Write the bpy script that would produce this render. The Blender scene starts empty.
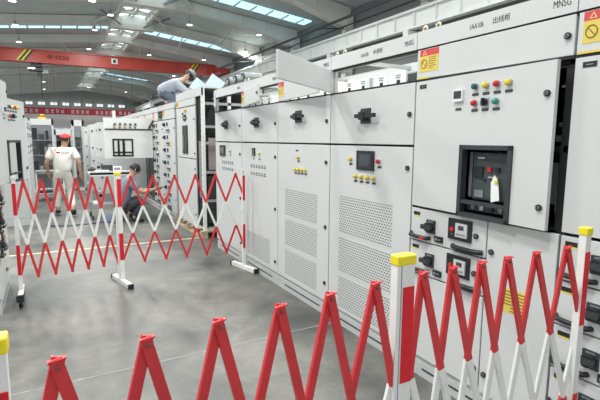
import bpy, bmesh, math, random
from mathutils import Vector, Matrix
random.seed(7)
C = bpy.context.scene.collection
R = math.radians

# ------------------------------------------------------------------ materials
MATS = {}
def mat(name, col=(.5,.5,.5), rough=.5, metal=0., emit=None, es=1., noise=0., nscale=8., bump=0., alpha=None, spec=None):
    if name in MATS: return MATS[name]
    m = bpy.data.materials.new(name); m.use_nodes = True
    nt = m.node_tree; b = nt.nodes['Principled BSDF']
    b.inputs['Base Color'].default_value = (*col, 1)
    b.inputs['Roughness'].default_value = rough
    b.inputs['Metallic'].default_value = metal
    if spec is not None: b.inputs['Specular IOR Level'].default_value = spec
    if emit:
        b.inputs['Emission Color'].default_value = (*emit, 1)
        b.inputs['Emission Strength'].default_value = es
    if alpha is not None: b.inputs['Alpha'].default_value = alpha
    if noise or bump:
        tc = nt.nodes.new('ShaderNodeTexCoord'); n = nt.nodes.new('ShaderNodeTexNoise')
        n.inputs['Scale'].default_value = nscale; n.inputs['Detail'].default_value = 5
        nt.links.new(tc.outputs['Object'], n.inputs['Vector'])
        if noise:
            mp = nt.nodes.new('ShaderNodeMapRange')
            mp.inputs['From Min'].default_value = .3; mp.inputs['From Max'].default_value = .7
            mp.inputs['To Min'].default_value = 1-noise; mp.inputs['To Max'].default_value = 1+noise
            nt.links.new(n.outputs['Fac'], mp.inputs['Value'])
            mx = nt.nodes.new('ShaderNodeVectorMath'); mx.operation = 'SCALE'
            mx.inputs[0].default_value = col
            nt.links.new(mp.outputs['Result'], mx.inputs['Scale'])
            nt.links.new(mx.outputs['Vector'], b.inputs['Base Color'])
        if bump:
            bp = nt.nodes.new('ShaderNodeBump'); bp.inputs['Strength'].default_value = bump
            nt.links.new(n.outputs['Fac'], bp.inputs['Height']); nt.links.new(bp.outputs['Normal'], b.inputs['Normal'])
    MATS[name] = m
    return m

PAINT = mat('light_grey_powder_coat', (.62,.64,.635), .42, noise=.025, nscale=1.3)
PAINT2 = mat('frame_grey', (.50,.52,.515), .45)
WHITE = mat('white_enamel', (.80,.82,.80), .4)
BLACK = mat('black_plastic', (.014,.016,.018), .4)
GAPBLK = mat('shade_and_slot_black', (.010,.011,.012), .7)  # black standing for shade in gaps and interiors; also strips and slots
DGREY = mat('dark_grey_plastic', (.035,.042,.046), .45)
BREAK = mat('breaker_grey_green', (.055,.075,.073), .5)
GREY = mat('mid_grey_metal', (.25,.27,.28), .45, .3)
STEEL = mat('zinc_steel', (.55,.56,.56), .35, .8)
RED = mat('red_paint', (.62,.038,.045), .4, noise=.08, nscale=14)
FWHITE = mat('fence_white', (.80,.80,.77), .45, noise=.05, nscale=12)
REDT = mat('red_reflective_tape', (.68,.012,.025), .3, noise=.06, nscale=30)
YEL = mat('yellow_plastic', (.86,.72,.02), .4)
LYEL = mat('lamp_yellow', (.75,.60,.06), .25)
LRED = mat('lamp_red', (.55,.02,.03), .25)
LGRN = mat('lamp_green', (.03,.30,.24), .25)
LBLU = mat('lamp_dark_blue', (.02,.10,.13), .25)
SCR = mat('screen_glass', (.05,.065,.075), .12)
SRED = mat('sticker_red', (.62,.07,.07), .5)
SYEL = mat('sticker_yellow', (.74,.58,.12), .5)
INK = mat('black_ink', (.03,.03,.03), .6)
INKY = mat('dark_ink_on_yellow', (.28,.18,.02), .6)
LINK = mat('pale_yellow_ink', (.9,.75,.3), .6)
WOOD = mat('pallet_wood', (.42,.33,.22), .8, noise=.25, nscale=9)
SKIN = mat('skin', (.45,.26,.18), .55)
HAIR = mat('black_hair', (.012,.011,.011), .6)

def grid_vent():
    m = bpy.data.materials.new('perforated_sheet'); m.use_nodes = True
    nt = m.node_tree; N = nt.nodes; L = nt.links; b = N['Principled BSDF']; b.inputs['Roughness'].default_value = .45
    tc = N.new('ShaderNodeTexCoord'); sp = N.new('ShaderNodeSeparateXYZ'); L.new(tc.outputs['Object'], sp.inputs[0])
    def mth(op, a, c=None, d=None):
        n = N.new('ShaderNodeMath'); n.operation = op
        for i, v in enumerate((a, c, d)):
            if v is None: continue
            if isinstance(v, (int, float)): n.inputs[i].default_value = v
            else: L.new(v, n.inputs[i])
        return n.outputs[0]
    u = mth('DIVIDE', sp.outputs['Y'], .029); v = mth('DIVIDE', sp.outputs['Z'], .0205)
    row = mth('FLOOR', v); par = mth('MULTIPLY', mth('FLOORED_MODULO', row, 2.), .5)
    fu = mth('SUBTRACT', mth('FRACT', mth('ADD', u, par)), .5); fv = mth('SUBTRACT', mth('FRACT', v), .5)
    a = mth('POWER', mth('DIVIDE', mth('ABSOLUTE', fu), .33), 4.); c = mth('POWER', mth('DIVIDE', mth('ABSOLUTE', fv), .22), 2.)
    hole = mth('LESS_THAN', mth('ADD', a, c), 1.)
    mx = N.new('ShaderNodeMix'); mx.data_type = 'RGBA'; L.new(hole, mx.inputs[0])
    mx.inputs[6].default_value = (.60,.62,.615,1); mx.inputs[7].default_value = (.10,.11,.115,1)
    L.new(mx.outputs[2], b.inputs['Base Color'])
    return m
VENT = grid_vent()

# ------------------------------------------------------------------ mesh builder
class MB:
    def __init__(s): s.v=[]; s.f=[]; s.mi=[]; s.m=[]; s.sm=[]
    def mid(s, m):
        if m not in s.m: s.m.append(m)
        return s.m.index(m)
    def add(s, vs, fs, m, smooth=False):
        o = len(s.v); s.v += [tuple(x) for x in vs]; k = s.mid(m)
        for f in fs: s.f.append([i+o for i in f]); s.mi.append(k); s.sm.append(smooth)
        return s
    def box(s, x0,x1,y0,y1,z0,z1, m):
        v=[(x,y,z) for x in (x0,x1) for y in (y0,y1) for z in (z0,z1)]
        return s.add(v, [(0,1,3,2),(4,6,7,5),(0,4,5,1),(2,3,7,6),(0,2,6,4),(1,5,7,3)], m)
    def bar(s, p, q, w, h, m, up=(0,0,1)):
        p=Vector(p); q=Vector(q); d=(q-p).normalized(); up=Vector(up)
        a=d.cross(up)
        if a.length<1e-4: a=d.cross(Vector((1,0,0)))
        a.normalize(); b=a.cross(d).normalized(); a*=w/2; b*=h/2
        v=[p-a-b,p+a-b,p+a+b,p-a+b,q-a-b,q+a-b,q+a+b,q-a+b]
        return s.add(v, [(0,3,2,1),(4,5,6,7),(0,1,5,4),(1,2,6,5),(2,3,7,6),(3,0,4,7)], m)
    def cyl(s, p, q, r0, m, r1=None, n=14, cap=True):
        r1 = r0 if r1 is None else r1
        p=Vector(p); q=Vector(q); d=(q-p).normalized()
        a=d.cross(Vector((0,0,1)) if abs(d.z)<.9 else Vector((1,0,0))).normalized(); b=d.cross(a)
        v=[]
        for c,r in ((p,r0),(q,r1)):
            for i in range(n):
                t=2*math.pi*i/n; v.append(c+(a*math.cos(t)+b*math.sin(t))*r)
        s.add(v, [(i,(i+1)%n,n+(i+1)%n,n+i) for i in range(n)], m, True)
        if cap: s.add(v, [tuple(range(n))[::-1], tuple(range(n,2*n))], m)
        return s
    def tube(s, pts, r, m, n=8, closed=False):
        pts=[Vector(p) for p in pts]; v=[]; k=len(pts)
        ref=None
        for i,p in enumerate(pts):
            if closed: d=(pts[(i+1)%k]-pts[i-1])
            else: d=(pts[min(i+1,k-1)]-pts[max(i-1,0)])
            d.normalize()
            if ref is None: ref=d.cross(Vector((0,0,1)) if abs(d.z)<.9 else Vector((1,0,0)))
            a=(ref-d*ref.dot(d)).normalized(); ref=a; b=d.cross(a)
            for j in range(n):
                t=2*math.pi*j/n; v.append(p+(a*math.cos(t)+b*math.sin(t))*r)
        f=[]
        for i in range(k if closed else k-1):
            for j in range(n):
                f.append((i*n+j, i*n+(j+1)%n, ((i+1)%k)*n+(j+1)%n, ((i+1)%k)*n+j))
        s.add(v,f,m,True)
        if not closed: s.add(v[:n]+v[-n:], [tuple(range(n))[::-1], tuple(range(n,2*n))], m)
        return s
    def ball(s, c, r, m, n=12, k=8, z0=-1.):
        c=Vector(c); r=Vector(r) if hasattr(r,'__len__') else Vector((r,r,r)); v=[]
        a0=math.asin(max(-1,z0))
        for i in range(k+1):
            t=a0+(math.pi/2-a0)*i/k
            for j in range(n):
                u=2*math.pi*j/n; v.append(c+Vector((r.x*math.cos(t)*math.cos(u), r.y*math.cos(t)*math.sin(u), r.z*math.sin(t))))
        f=[(i*n+j,i*n+(j+1)%n,(i+1)*n+(j+1)%n,(i+1)*n+j) for i in range(k) for j in range(n)]
        s.add(v,f,m,True); s.add(v[:n],[tuple(range(n))[::-1]],m); return s
    def prism(s, poly, axis, a0, a1, m):
        n=len(poly); v=[]
        for a in (a0,a1):
            for (p,q) in poly:
                v.append((a,p,q) if axis=='x' else (p,a,q) if axis=='y' else (p,q,a))
        return s.add(v, [tuple(range(n))[::-1], tuple(range(n,2*n))]+[(i,(i+1)%n,n+(i+1)%n,n+i) for i in range(n)], m)
    def mesh(s, name):
        me=bpy.data.meshes.new(name); me.from_pydata(s.v,[],s.f)
        for m in s.m: me.materials.append(m)
        me.polygons.foreach_set('material_index', s.mi); me.polygons.foreach_set('use_smooth', s.sm)
        bm=bmesh.new(); bm.from_mesh(me); bmesh.ops.recalc_face_normals(bm, faces=bm.faces); bm.to_mesh(me); bm.free()
        me.update(); return me
    def build(s, name, parent=None, loc=(0,0,0), bev=0):
        o=bpy.data.objects.new(name, s.mesh(name)); C.objects.link(o); o.location=loc
        if parent: o.parent=parent
        if bev:
            b=o.modifiers.new('bevel','BEVEL'); b.width=bev; b.segments=2; b.limit_method='ANGLE'
        return o

CACHE = {}
def part(name, parent, loc, key, fn, label=None, rot=None):
    """a part whose mesh data is shared among equal ones"""
    if key not in CACHE:
        b=MB(); fn(b); CACHE[key]=b.mesh(name)
    o=bpy.data.objects.new(name, CACHE[key]); C.objects.link(o); o.parent=parent; o.location=loc
    if rot: o.rotation_euler=rot
    if label: o['label']=label
    return o
def thing(name, label, cat, loc=(0,0,0), rz=0, group=None):
    o=bpy.data.objects.new(name,None); C.objects.link(o); o.empty_display_size=.1
    o.location=loc; o.rotation_euler=(0,0,rz); o['label']=label; o['category']=cat
    if group: o['group']=group
    return o
def tag(o, label, cat, group=None, kind=None):
    o['label']=label; o['category']=cat
    if group: o['group']=group
    if kind: o['kind']=kind
    return o
def struct(o, label=None):
    o['kind']='structure'
    if label: o['label']=label
    return o
def text(name, s, parent, loc, size, m, rot=(R(90),0,R(-90)), align='LEFT', ex=.0006, sx=1.):
    cu=bpy.data.curves.new(name,'FONT'); cu.body=s; cu.size=size; cu.extrude=ex; cu.align_x=align; cu.align_y='CENTER'
    cu.materials.append(m); o=bpy.data.objects.new(name,cu); C.objects.link(o); o.parent=parent
    dg=bpy.context.evaluated_depsgraph_get(); me=bpy.data.meshes.new_from_object(o.evaluated_get(dg)); bpy.data.objects.remove(o)
    for v in me.vertices: v.co.x*=sx
    o=bpy.data.objects.new(name,me); C.objects.link(o); o.parent=parent; o.location=loc; o.rotation_euler=rot; return o

# ------------------------------------------------------------------ setting
HX=6.7; RZ=11.65
def roof(x): return RZ-.11*abs(x-HX)
def floor_mat():
    m=bpy.data.materials.new('concrete_floor'); m.use_nodes=True; nt=m.node_tree; N=nt.nodes; L=nt.links; b=N['Principled BSDF']
    tc=N.new('ShaderNodeTexCoord')
    n1=N.new('ShaderNodeTexNoise'); n1.inputs['Scale'].default_value=1.1; n1.inputs['Detail'].default_value=9; n1.inputs['Roughness'].default_value=.62; n1.inputs['Distortion'].default_value=.5
    n2=N.new('ShaderNodeTexNoise'); n2.inputs['Scale'].default_value=6.; n2.inputs['Detail'].default_value=7; n2.inputs['Roughness'].default_value=.7
    n3=N.new('ShaderNodeTexNoise'); n3.inputs['Scale'].default_value=45.; n3.inputs['Detail'].default_value=3
    for n in (n1,n2,n3): L.new(tc.outputs['Object'], n.inputs['Vector'])
    r1=N.new('ShaderNodeValToRGB'); r1.color_ramp.elements[0].position=.34; r1.color_ramp.elements[0].color=(.066,.069,.066,1)
    r1.color_ramp.elements[1].position=.66; r1.color_ramp.elements[1].color=(.185,.184,.166,1)
    L.new(n1.outputs['Fac'], r1.inputs[0])
    r2=N.new('ShaderNodeMapRange'); r2.inputs['From Min'].default_value=.3; r2.inputs['From Max'].default_value=.7; r2.inputs['To Min'].default_value=.76; r2.inputs['To Max'].default_value=1.28
    L.new(n2.outputs['Fac'], r2.inputs['Value'])
    v=N.new('ShaderNodeVectorMath'); v.operation='SCALE'; L.new(r1.outputs['Color'], v.inputs[0]); L.new(r2.outputs['Result'], v.inputs['Scale'])
    # small pale chips
    r3=N.new('ShaderNodeValToRGB'); r3.color_ramp.elements[0].position=.76; r3.color_ramp.elements[0].color=(0,0,0,1); r3.color_ramp.elements[1].position=.79; r3.color_ramp.elements[1].color=(1,1,1,1)
    L.new(n3.outputs['Fac'], r3.inputs[0])
    mx=N.new('ShaderNodeMix'); mx.data_type='RGBA'; L.new(r3.outputs['Color'], mx.inputs[0]); L.new(v.outputs['Vector'], mx.inputs[6]); mx.inputs[7].default_value=(.30,.30,.28,1)
    L.new(mx.outputs[2], b.inputs['Base Color'])
    b.inputs['Roughness'].default_value=.42
    r4=N.new('ShaderNodeMapRange'); r4.inputs['To Min'].default_value=.30; r4.inputs['To Max'].default_value=.60; L.new(n2.outputs['Fac'], r4.inputs['Value']); L.new(r4.outputs['Result'], b.inputs['Roughness'])
    bp=N.new('ShaderNodeBump'); bp.inputs['Strength'].default_value=.08; L.new(n2.outputs['Fac'], bp.inputs['Height']); L.new(bp.outputs['Normal'], b.inputs['Normal'])
    return m
struct(MB().box(-14,18.8,-8,104,-.2,0,floor_mat()).build('floor'))
CEIL=mat('ceiling_sheet',(.64,.70,.70),.55,noise=.04,nscale=.5)
def ceiling():
    b=MB(); n=164
    # shallow ribbed sheeting, each side of the ridge
    for (xa,xb) in ((-14,HX-1.35),(HX+1.35,18.8)):
        v=[];f=[]
        ys=[-8+112*i/(n*2) for i in range(n*2+1)]
        for i,y in enumerate(ys):
            dz=.05 if i%2 else 0
            v+= [(xa,y,roof(xa)+dz),(xb,y,roof(xb)+dz)]
        v+=[(xa,-8,roof(xa)+.3),(xb,-8,roof(xb)+.3),(xa,104,roof(xa)+.3),(xb,104,roof(xb)+.3)]
        f=[(2*i,2*i+1,2*i+3,2*i+2) for i in range(n*2)]
        k=len(v)-4; f.append((k,k+1,k+3,k+2))
        b.add(v,f,CEIL)
    b.box(HX-1.8,HX+1.8,-8,104,RZ+.9,RZ+1.0,CEIL)
    return struct(b.build('ceiling'))
ceiling()
WALL=mat('wall_sheet',(.24,.26,.26),.6,noise=.05,nscale=.4)
b=MB().box(18.6,18.8,-8,104,0,10.4,WALL)
for z in (2,3.5,5,6.5,9): b.box(18.45,18.6,-8,104,z,z+.12,WALL)
struct(b.build('wall_right'))
WALL=mat('wall_sheet_pale',(.50,.53,.52),.6,noise=.05,nscale=.4)
b=MB().box(-14,18.8,104,104.2,0,12.6,mat('wall_far',(.42,.44,.42),.7,noise=.1,nscale=.2))
for i in range(17): b.box(-14+2*i,-13.8+2*i,103.85,104,0,10,WALL)
struct(b.build('wall_back'))
for k in range(11):
    x=-7.5+k*2.1
    struct(MB().box(x,x+1.1,103.7,103.84,8.0,8.5,mat('far_window_glow',(.8,.85,.85),.5,emit=(.85,.92,.95),es=.95)).box(x+.5,x+.6,103.66,103.7,8.0,8.5,GREY).box(x-.06,x+1.16,103.68,103.84,7.9,8.0,GREY).build('window_%d'%(k+7)))
# rafters and columns
CONC=mat('rafter_cream_grey',(.82,.82,.77),.6,noise=.05,nscale=.6)
YR=[11.5,19,26.5,34,41.5,49,56.5,64,71.5,79,86.5,94,101]
for i,y in enumerate(YR):
    poly=[(-13.9,roof(-13.9)-1.4),(-7,roof(-7)-.75),(HX,RZ-.72),(14,roof(14)-.72),(18.2,roof(18.2)-1.5),(18.2,roof(18.2)-.03),(HX,RZ-.05),(-13.9,roof(-13.9)-.03)]
    b=MB().prism(poly,'y',y-.14,y+.14,CONC)
    for k in range(-6,12):
        x=HX+k*1.9-.8
        if -13<x<17: b.box(x-.03,x+.03,y-.26,y-.14,roof(x)-.72,roof(x)-.05,CONC)
    b.prism([(p,q) for p,q in [(-13.9,roof(-13.9)-1.44),(-7,roof(-7)-.79),(HX,RZ-.76),(14,roof(14)-.76),(18.2,roof(18.2)-1.54),(18.2,roof(18.2)-1.47),(14,roof(14)-.70),(HX,RZ-.70),(-7,roof(-7)-.73),(-13.9,roof(-13.9)-1.38)]],'y',y-.32,y+.32,CONC)
    struct(b.build('trim_rafter'))
    b=MB().box(17.8,18.4,y-.25,y+.25,0,roof(18.1)-.6,CONC).box(16.6,17.8,y-.2,y+.2,6.75,7.2,CONC).prism([(17.8,6.0),(17.0,6.75),(17.8,6.75)],'y',y-.12,y+.12,CONC)
    struct(b.build('trim_column'))
# skylight strips across the roof (daylight)
SKY=mat('skylight_glow',(.5,.7,.75),.5,emit=(.44,.80,.93),es=1.5)
SKYW=mat('skylight_mullion',(.75,.80,.80),.5)
for i,(y,x1,x2) in enumerate([(31.6,7.6,17.9),(45.6,-13,5.6),(45.6,7.6,17.9),(77,7.6,14.5),(24.5,-13,5)]):
    b=MB(); w=.62
    v=[(x1,y-w,roof(x1)-.06),(x2,y-w,roof(x2)-.06),(x2,y+w,roof(x2)-.06),(x1,y+w,roof(x1)-.06)]
    v+=[(p[0],p[1],p[2]+.04) for p in v]
    b.add(v,[(0,1,2,3),(4,7,6,5),(0,4,5,1),(1,5,6,2),(2,6,7,3),(3,7,4,0)],SKY)
    x=x1+.8
    while x<x2: b.box(x-.07,x+.07,y-w-.04,y+w+.04,roof(x)-.12,roof(x)-.05,SKYW); x+=1.25
    struct(b.build('window_%d'%(i+1)))
# ridge light: glazed monitor along the ridge
RG=mat('ridge_glass',(.5,.6,.6),.5,emit=(.80,.92,.95),es=2.2)
b=MB()
y=-8
while y<100:
    for s in (-1,1):
        b.add([(HX+s*1.0,y+.35,RZ-.05),(HX+s*1.0,y+1.65,RZ-.05),(HX+s*.25,y+1.65,RZ+.08),(HX+s*.25,y+.35,RZ+.08)],[(0,1,2,3)],RG)
    b.box(HX-1.35,HX+1.35,y-.12,y+.12,RZ-.22,RZ+.3,CONC)
    y+=2
b.box(HX-1.45,HX-1.2,-8,103.8,RZ-.45,RZ+.2,CONC).box(HX+1.2,HX+1.45,-8,103.8,RZ-.45,RZ+.2,CONC).box(HX-.08,HX+.08,-8,103.8,RZ-.2,RZ+.3,CONC).box(HX-1.2,HX+1.2,-8,103.8,RZ+.3,RZ+.32,DGREY)
struct(b.build('window_6'))
# roof braces near the ridge
for i,y in enumerate((34,41.5)):
    b=MB()
    for s in (-1,1):
        b.bar((HX+s*1.0,y-3.2,RZ-.3),(HX+s*3.0,y,RZ-.9),.12,.12,CONC).bar((HX+s*3.0,y,RZ-.9),(HX+s*1.0,y+3.2,RZ-.2),.12,.12,CONC)
        b.bar((HX+s*.7,y-.1,RZ-.9),(HX+s*2.6,y-2.2,RZ-.35),.1,.1,GREY)
    b.box(HX-1.7,HX+1.7,y-.35,y+.35,RZ-1.1,RZ-.75,CONC)
    struct(b.build('trim_brace'))
for i,(x,y0,y1) in enumerate([(4.2,41.6,48.9),(11.0,41.6,48.9),(13.2,34.1,41.4),(1.5,49.1,56.4),(8.6,49.1,56.4)]):
    struct(MB().tube([(x,y0,roof(x)-.6),(x+1.2,y1,roof(x+1.2)-.6)],.06,CONC).build('trim_tie_rod'))
# crane runway, conductor pipes
RW=mat('runway_grey_white',(.80,.83,.82),.5,noise=.05,nscale=.7)
b=MB().box(16.62,16.98,-8,103.8,7.22,7.30,RW).box(16.77,16.83,-8,103.8,7.3,8.05,RW).box(16.55,17.05,-8,103.8,8.05,8.15,RW)
y=-7
while y<103: b.box(16.66,16.78,y-.03,y+.03,7.3,8.05,RW); y+=1.5
b.box(16.75,16.85,-8,103.8,8.15,8.28,GREY)
struct(b.build('trim_crane_runway'))
b=MB().tube([(15.9,-8,8.75),(15.9,103.8,8.75)],.09,DGREY)
y=4
while y<103: b.bar((15.9,y,8.75),(17.9,y,8.95),.05,.05,DGREY); y+=7.5
struct(b.build('trim_conductor_pipe'))
b=MB().tube([(17.4,-8,8.9),(17.4,103.8,8.9)],.05,DGREY)
struct(b.build('trim_cable_pipe'))
b=MB().tube([(17.5,-8,5.6),(17.5,103.8,5.6)],.12,RW).tube([(17.5,-8,6.2),(17.5,103.8,6.2)],.09,RW)
struct(b.build('trim_wall_pipe'))
# yellow floor line, pale crack lines (worn stripes on the concrete)
YL=mat('floor_line_yellow',(.62,.56,.33),.6,noise=.2,nscale=6)
struct(MB().box(-.6,2.15,6.97,7.02,.0,.002,YL).build('trim_floor_line'))
CR=mat('floor_joint_pale',(.30,.30,.285),.7,noise=.25,nscale=20)
# ------------------------------------------------------------------ crane
CRED=mat('crane_red',(.50,.055,.035),.35,noise=.06,nscale=.8)
cr=thing('overhead_crane','red overhead crane girder spanning the hall under the roof','crane',(3,48,8.2))
b=MB().box(-16,12.9,-.3,.3,.05,1.0,CRED).box(-16,12.9,-.42,.42,-.04,.06,CRED).box(-16,12.9,-.42,.42,1.0,1.08,CRED)
for x in range(-15,13,3): b.box(x-.03,x+.03,-.36,-.3,.06,1.0,CRED)
b.build('girder',cr)
for x0 in (-5.0,9.9):
    b=MB()
    for k in range(4):
        xx=x0+k*.18
        b.prism([(xx,.08),(xx+.15,.08),(xx+.85,1.0),(xx+.70,1.0)],'y',-.385,-.31,YEL if k%2==0 else BLACK)
    b.build('hazard_stripes',cr)['label']='yellow and black slanted warning stripes'
MB().box(12.6,14.0,-1.9,1.9,.12,.6,CRED).cyl((13.7,-1.6,.2),(13.9,-1.6,.2),.125,BLACK).cyl((13.7,1.6,.2),(13.9,1.6,.2),.125,BLACK).build('end_carriage',cr)
b=MB().box(2.7,3.25,-.40,-.33,.35,.85,WHITE).box(2.85,3.1,-.41,-.40,.45,.75,DGREY)
b.build('capacity_plate',cr)['label']='small white plate'
DR=mat('dark_red_ink',(.22,.03,.03),.6)
b=MB().prism([(-2.7,.55),(-2.4,.8),(-2.1,.55),(-2.4,.3)],'y',-.34,-.31,DR)
for k in range(4):
    q=-2.0+k*.3; b.box(q,q+.24,-.34,-.31,.38,.46,DR).box(q,q+.24,-.34,-.31,.6,.68,DR).box(q+.08,q+.15,-.34,-.31,.38,.68,DR)
b.build('girder_marking',cr)['label']='dark red emblem and lettering'
h=MB().box(-4.1,-3.0,-.5,.5,-.75,-.45,DGREY).box(-4.2,-3.6,-.55,-.5,-.66,-.5,STEEL).box(-3.1,-2.6,-.3,.3,-.95,-.6,GREY).cyl((-3.9,-.4,-.35),(-3.1,-.4,-.35),.2,DGREY).bar((-3.8,0,-.45),(-3.8,0,-.0),.12,.3,DGREY).bar((-3.2,0,-.45),(-3.2,0,-.0),.12,.3,DGREY).box(-3.5,-3.1,-.2,.2,-1.15,-.75,BLACK).tube([(-3.2,0,-1.1),(-3.2,0,-3.2)],.03,BLACK)
h.build('hoist_trolley',cr)['label']='dark hoist trolley under girder'
# ------------------------------------------------------------------ high-bay lamps
LAMPE=mat('lamp_glow',(1,1,1),.5,emit=(1,.99,.95),es=6)
LS=[(10.1,36.3),(15.1,34.4),(14.8,48.1),(9.9,51.3),(4.1,51.4),(-1.7,47.4),(4.5,36.9),(-1.4,33.8),(-1.6,40.6),(16.5,40.8),(3.9,42.2),(3.0,33.2),
    (3,26),(-2,19),(4,19),(10,22),(-2,10),(4,10),(10,12),(-2,1),(4,1),(10,3),(-5,14),(-5,4),(15,62),(5,64),(10,74),(0,80),(0,92),(7,92),(13,90)]  # extra lamps for light; those by the back wall are added to brighten it
WHERE=['above the girder right of the ridge','nearest the right columns, upper one','low right beyond the crane','centre right above the girder','centre left above the girder','far left above the girder','left of the ridge brace','top left corner of view','left edge, middle of three','at the right wall past the crane','beside the ridge over the crane','at top edge left of the ridge']
def lamp_mesh(b):
    b.tube([(0,0,1.0),(0,0,.28)],.012,GREY,6).cyl((0,0,.12),(0,0,.30),.07,GREY).cyl((0,0,0),(0,0,.14),.24,WHITE,.08,n=20).cyl((0,0,-.012),(0,0,.0),.20,LAMPE,n=20)
for i,(x,y) in enumerate(LS):
    z=roof(x)-1.0
    o=part('high_bay_lamp',None,(x,y,z),'hb',lamp_mesh)
    if i<12: tag(o,'white glowing high-bay lamp hanging '+WHERE[i],'lamp','high-bay lamps under the roof')
    else: tag(o,'white high-bay lamp added elsewhere under the hall roof, small or out of view','lamp','added high-bay lamps')
    if i>=2 and not 43<y<50:
        ld=bpy.data.lights.new('lamp_light','AREA'); ld.shape='DISK'; ld.size=1.2; ld.energy=520 if y<30 else 420; ld.color=(1,.99,.96)
        lo=bpy.data.objects.new('lamp_light',ld); C.objects.link(lo); lo.location=(x,y,z-.06)

struct(MB().box(-12,14,62,62.15,0,4.35,mat('partition_pale',(.66,.68,.67),.6)).build('wall_partition'))
b=MB().box(-13.2,-12.8,-8,103.8,7.22,8.28,RW); struct(b.build('trim_crane_runway'))
MB().box(-16.6,-15.4,-1.9,1.9,.12,.6,CRED).build('end_carriage',cr)
# ------------------------------------------------------------------ banner
BAN=mat('banner_red',(.33,.025,.04),.7); BW=mat('banner_white',(.75,.62,.62),.7)
bn=thing('hanging_banner','long red banner with white characters hung across the hall far away','banner',(4,60,4.25))
MB().box(-6.5,5.6,-.02,.02,0,.72,BAN).build('cloth',bn)
b=MB()
for k in range(22):
    x=-6.1+k*.52
    if k in (3,8,13,18): continue
    b=MB()
    for j in range(4):
        if random.random()<.8: b.box(x,x+.30,-.04,-.02,.16+j*.11,.20+j*.11,BW)
    b.box(x+.05,x+.09,-.04,-.02,.14,.56,BW).box(x+.2,x+.25,-.04,-.02,.14,.56,BW)
    b.build('white_character',bn)
b=MB()
for x in (-6.3,-3,0,3,5.4): b.tube([(x,0,.7),(x,0,roof(4+x)-4.4)],.02,GREY,5)
b.build('hanging_wires',bn)
# ------------------------------------------------------------------ switchgear
def f_lock(b): b.cyl((-.010,0,0),(0,0,0),.0165,BLACK).cyl((-.013,0,0),(-.010,0,0),.006,GREY,n=8).box(-.014,-.013,-.002,.002,-.004,.004,BLACK)
def f_knob(b): b.cyl((-.010,0,0),(0,0,0),.0155,BLACK,n=18).cyl((-.014,0,0),(-.010,0,0),.009,STEEL,n=12).box(-.018,-.016,-.003,.003,-.007,.007,BLACK)
def f_lamp(m):
    def f(b): b.cyl((-.008,0,0),(0,0,0),.019,STEEL,n=16).cyl((-.022,0,0),(-.008,0,0),.015,m,.016,n=16).ball((-.022,0,0),(.006,.015,.015),m,n=12,k=6)
    return f
def f_tagp(b): b.box(-.002,0,-.022,.022,-.007,.007,BLACK).box(-.0025,-.002,-.014,.014,-.001,.001,GREY)
def f_rot(b):   # rotary isolator handle with square escutcheon
    b.box(-.012,0,-.055,.055,-.055,.055,DGREY).cyl((-.045,0,0),(-.012,0,0),.036,DGREY,n=18)
    b.box(-.050,-.030,-.15,.085,-.014,.014,BLACK).box(-.055,-.035,-.030,.030,-.028,.028,BLACK)
def f_rots(b):
    b.box(-.010,0,-.036,.036,-.042,.042,DGREY).cyl((-.04,0,0),(-.01,0,0),.030,BLACK,n=18).box(-.050,-.03,-.03,.046,-.014,.014,DGREY).box(-.011,-.0100,-.02,.02,.028,.036,GREY)
def f_pull(b):  # curved black pull handle, ends fixed
    b.tube([(0,.105,.002),(-.018,.09,.002),(-.024,.05,0),(-.024,-.05,0),(-.018,-.09,.002),(0,-.105,.002)],.015,BLACK,8)
def f_pullr(b): b.tube([(0,.065,.012),(-.024,.05,.004),(-.026,0,0),(-.022,-.09,0),(0,-.10,0)],.013,BLACK,8).box(-.042,-.024,-.085,-.05,-.010,.006,LRED)
def f_sock(b): b.box(-.012,0,-.032,.032,-.018,.018,BLACK).cyl((-.018,.012,0),(-.01,.012,0),.010,GREY,n=10).box(-.016,-.012,-.024,-.002,-.004,.004,GREY)
def f_meter(b):
    b.box(-.010,0,-.085,.085,-.062,.062,BLACK).cyl((-.018,.052,-.002),(-.01,.052,-.002),.014,LRED,n=14).cyl((-.012,.052,-.03),(-.01,.052,-.03),.005,GREY,n=8)
    b.box(-.020,-.010,-.062,.022,-.040,.040,mat('meter_pale_grey',(.55,.57,.57),.4)).box(-.021,-.020,-.04,.0,.002,.028,SCR)
    for k in range(4): b.box(-.022,-.020,-.050+k*.017,-.040+k*.017,-.030,-.018,GREY)
def f_dlabel(b): b.box(-.002,0,-.028,.028,-.010,.012,BLACK).box(-.002,0,-.028,.028,-.016,-.010,YEL)
def f_blabel(b): b.box(-.002,0,-.03,.03,-.012,.012,BLACK).box(-.0025,-.002,-.016,.016,-.002,.002,GREY)
def f_dlock(b): b.box(-.002,0,-.004,.004,-.004,.004,BLACK)
def f_hmi(b):
    b.box(-.012,0,-.105,.105,-.072,.072,BLACK).box(-.0135,-.012,-.08,.08,-.052,.056,DGREY).box(-.0145,-.0135,-.062,.062,-.040,.046,SCR)
def f_bmeter(b): b.box(-.010,0,-.04,.04,-.045,.045,DGREY).box(-.012,-.010,-.028,.028,-.01,.033,SCR).box(-.012,-.010,-.028,.028,-.035,-.02,GREY)
def f_emeter(b): b.box(-.014,0,-.036,.036,-.034,.030,WHITE).box(-.016,-.014,-.028,.028,-.018,.024,DGREY).box(-.017,-.016,-.018,.014,-.006,.012,SCR)
def f_sel(b): b.box(-.006,0,-.024,.024,-.024,.024,STEEL).cyl((-.02,0,0),(-.006,0,0),.019,BLACK,n=16).box(-.03,-.018,-.006,.006,-.02,.02,BLACK)
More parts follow.
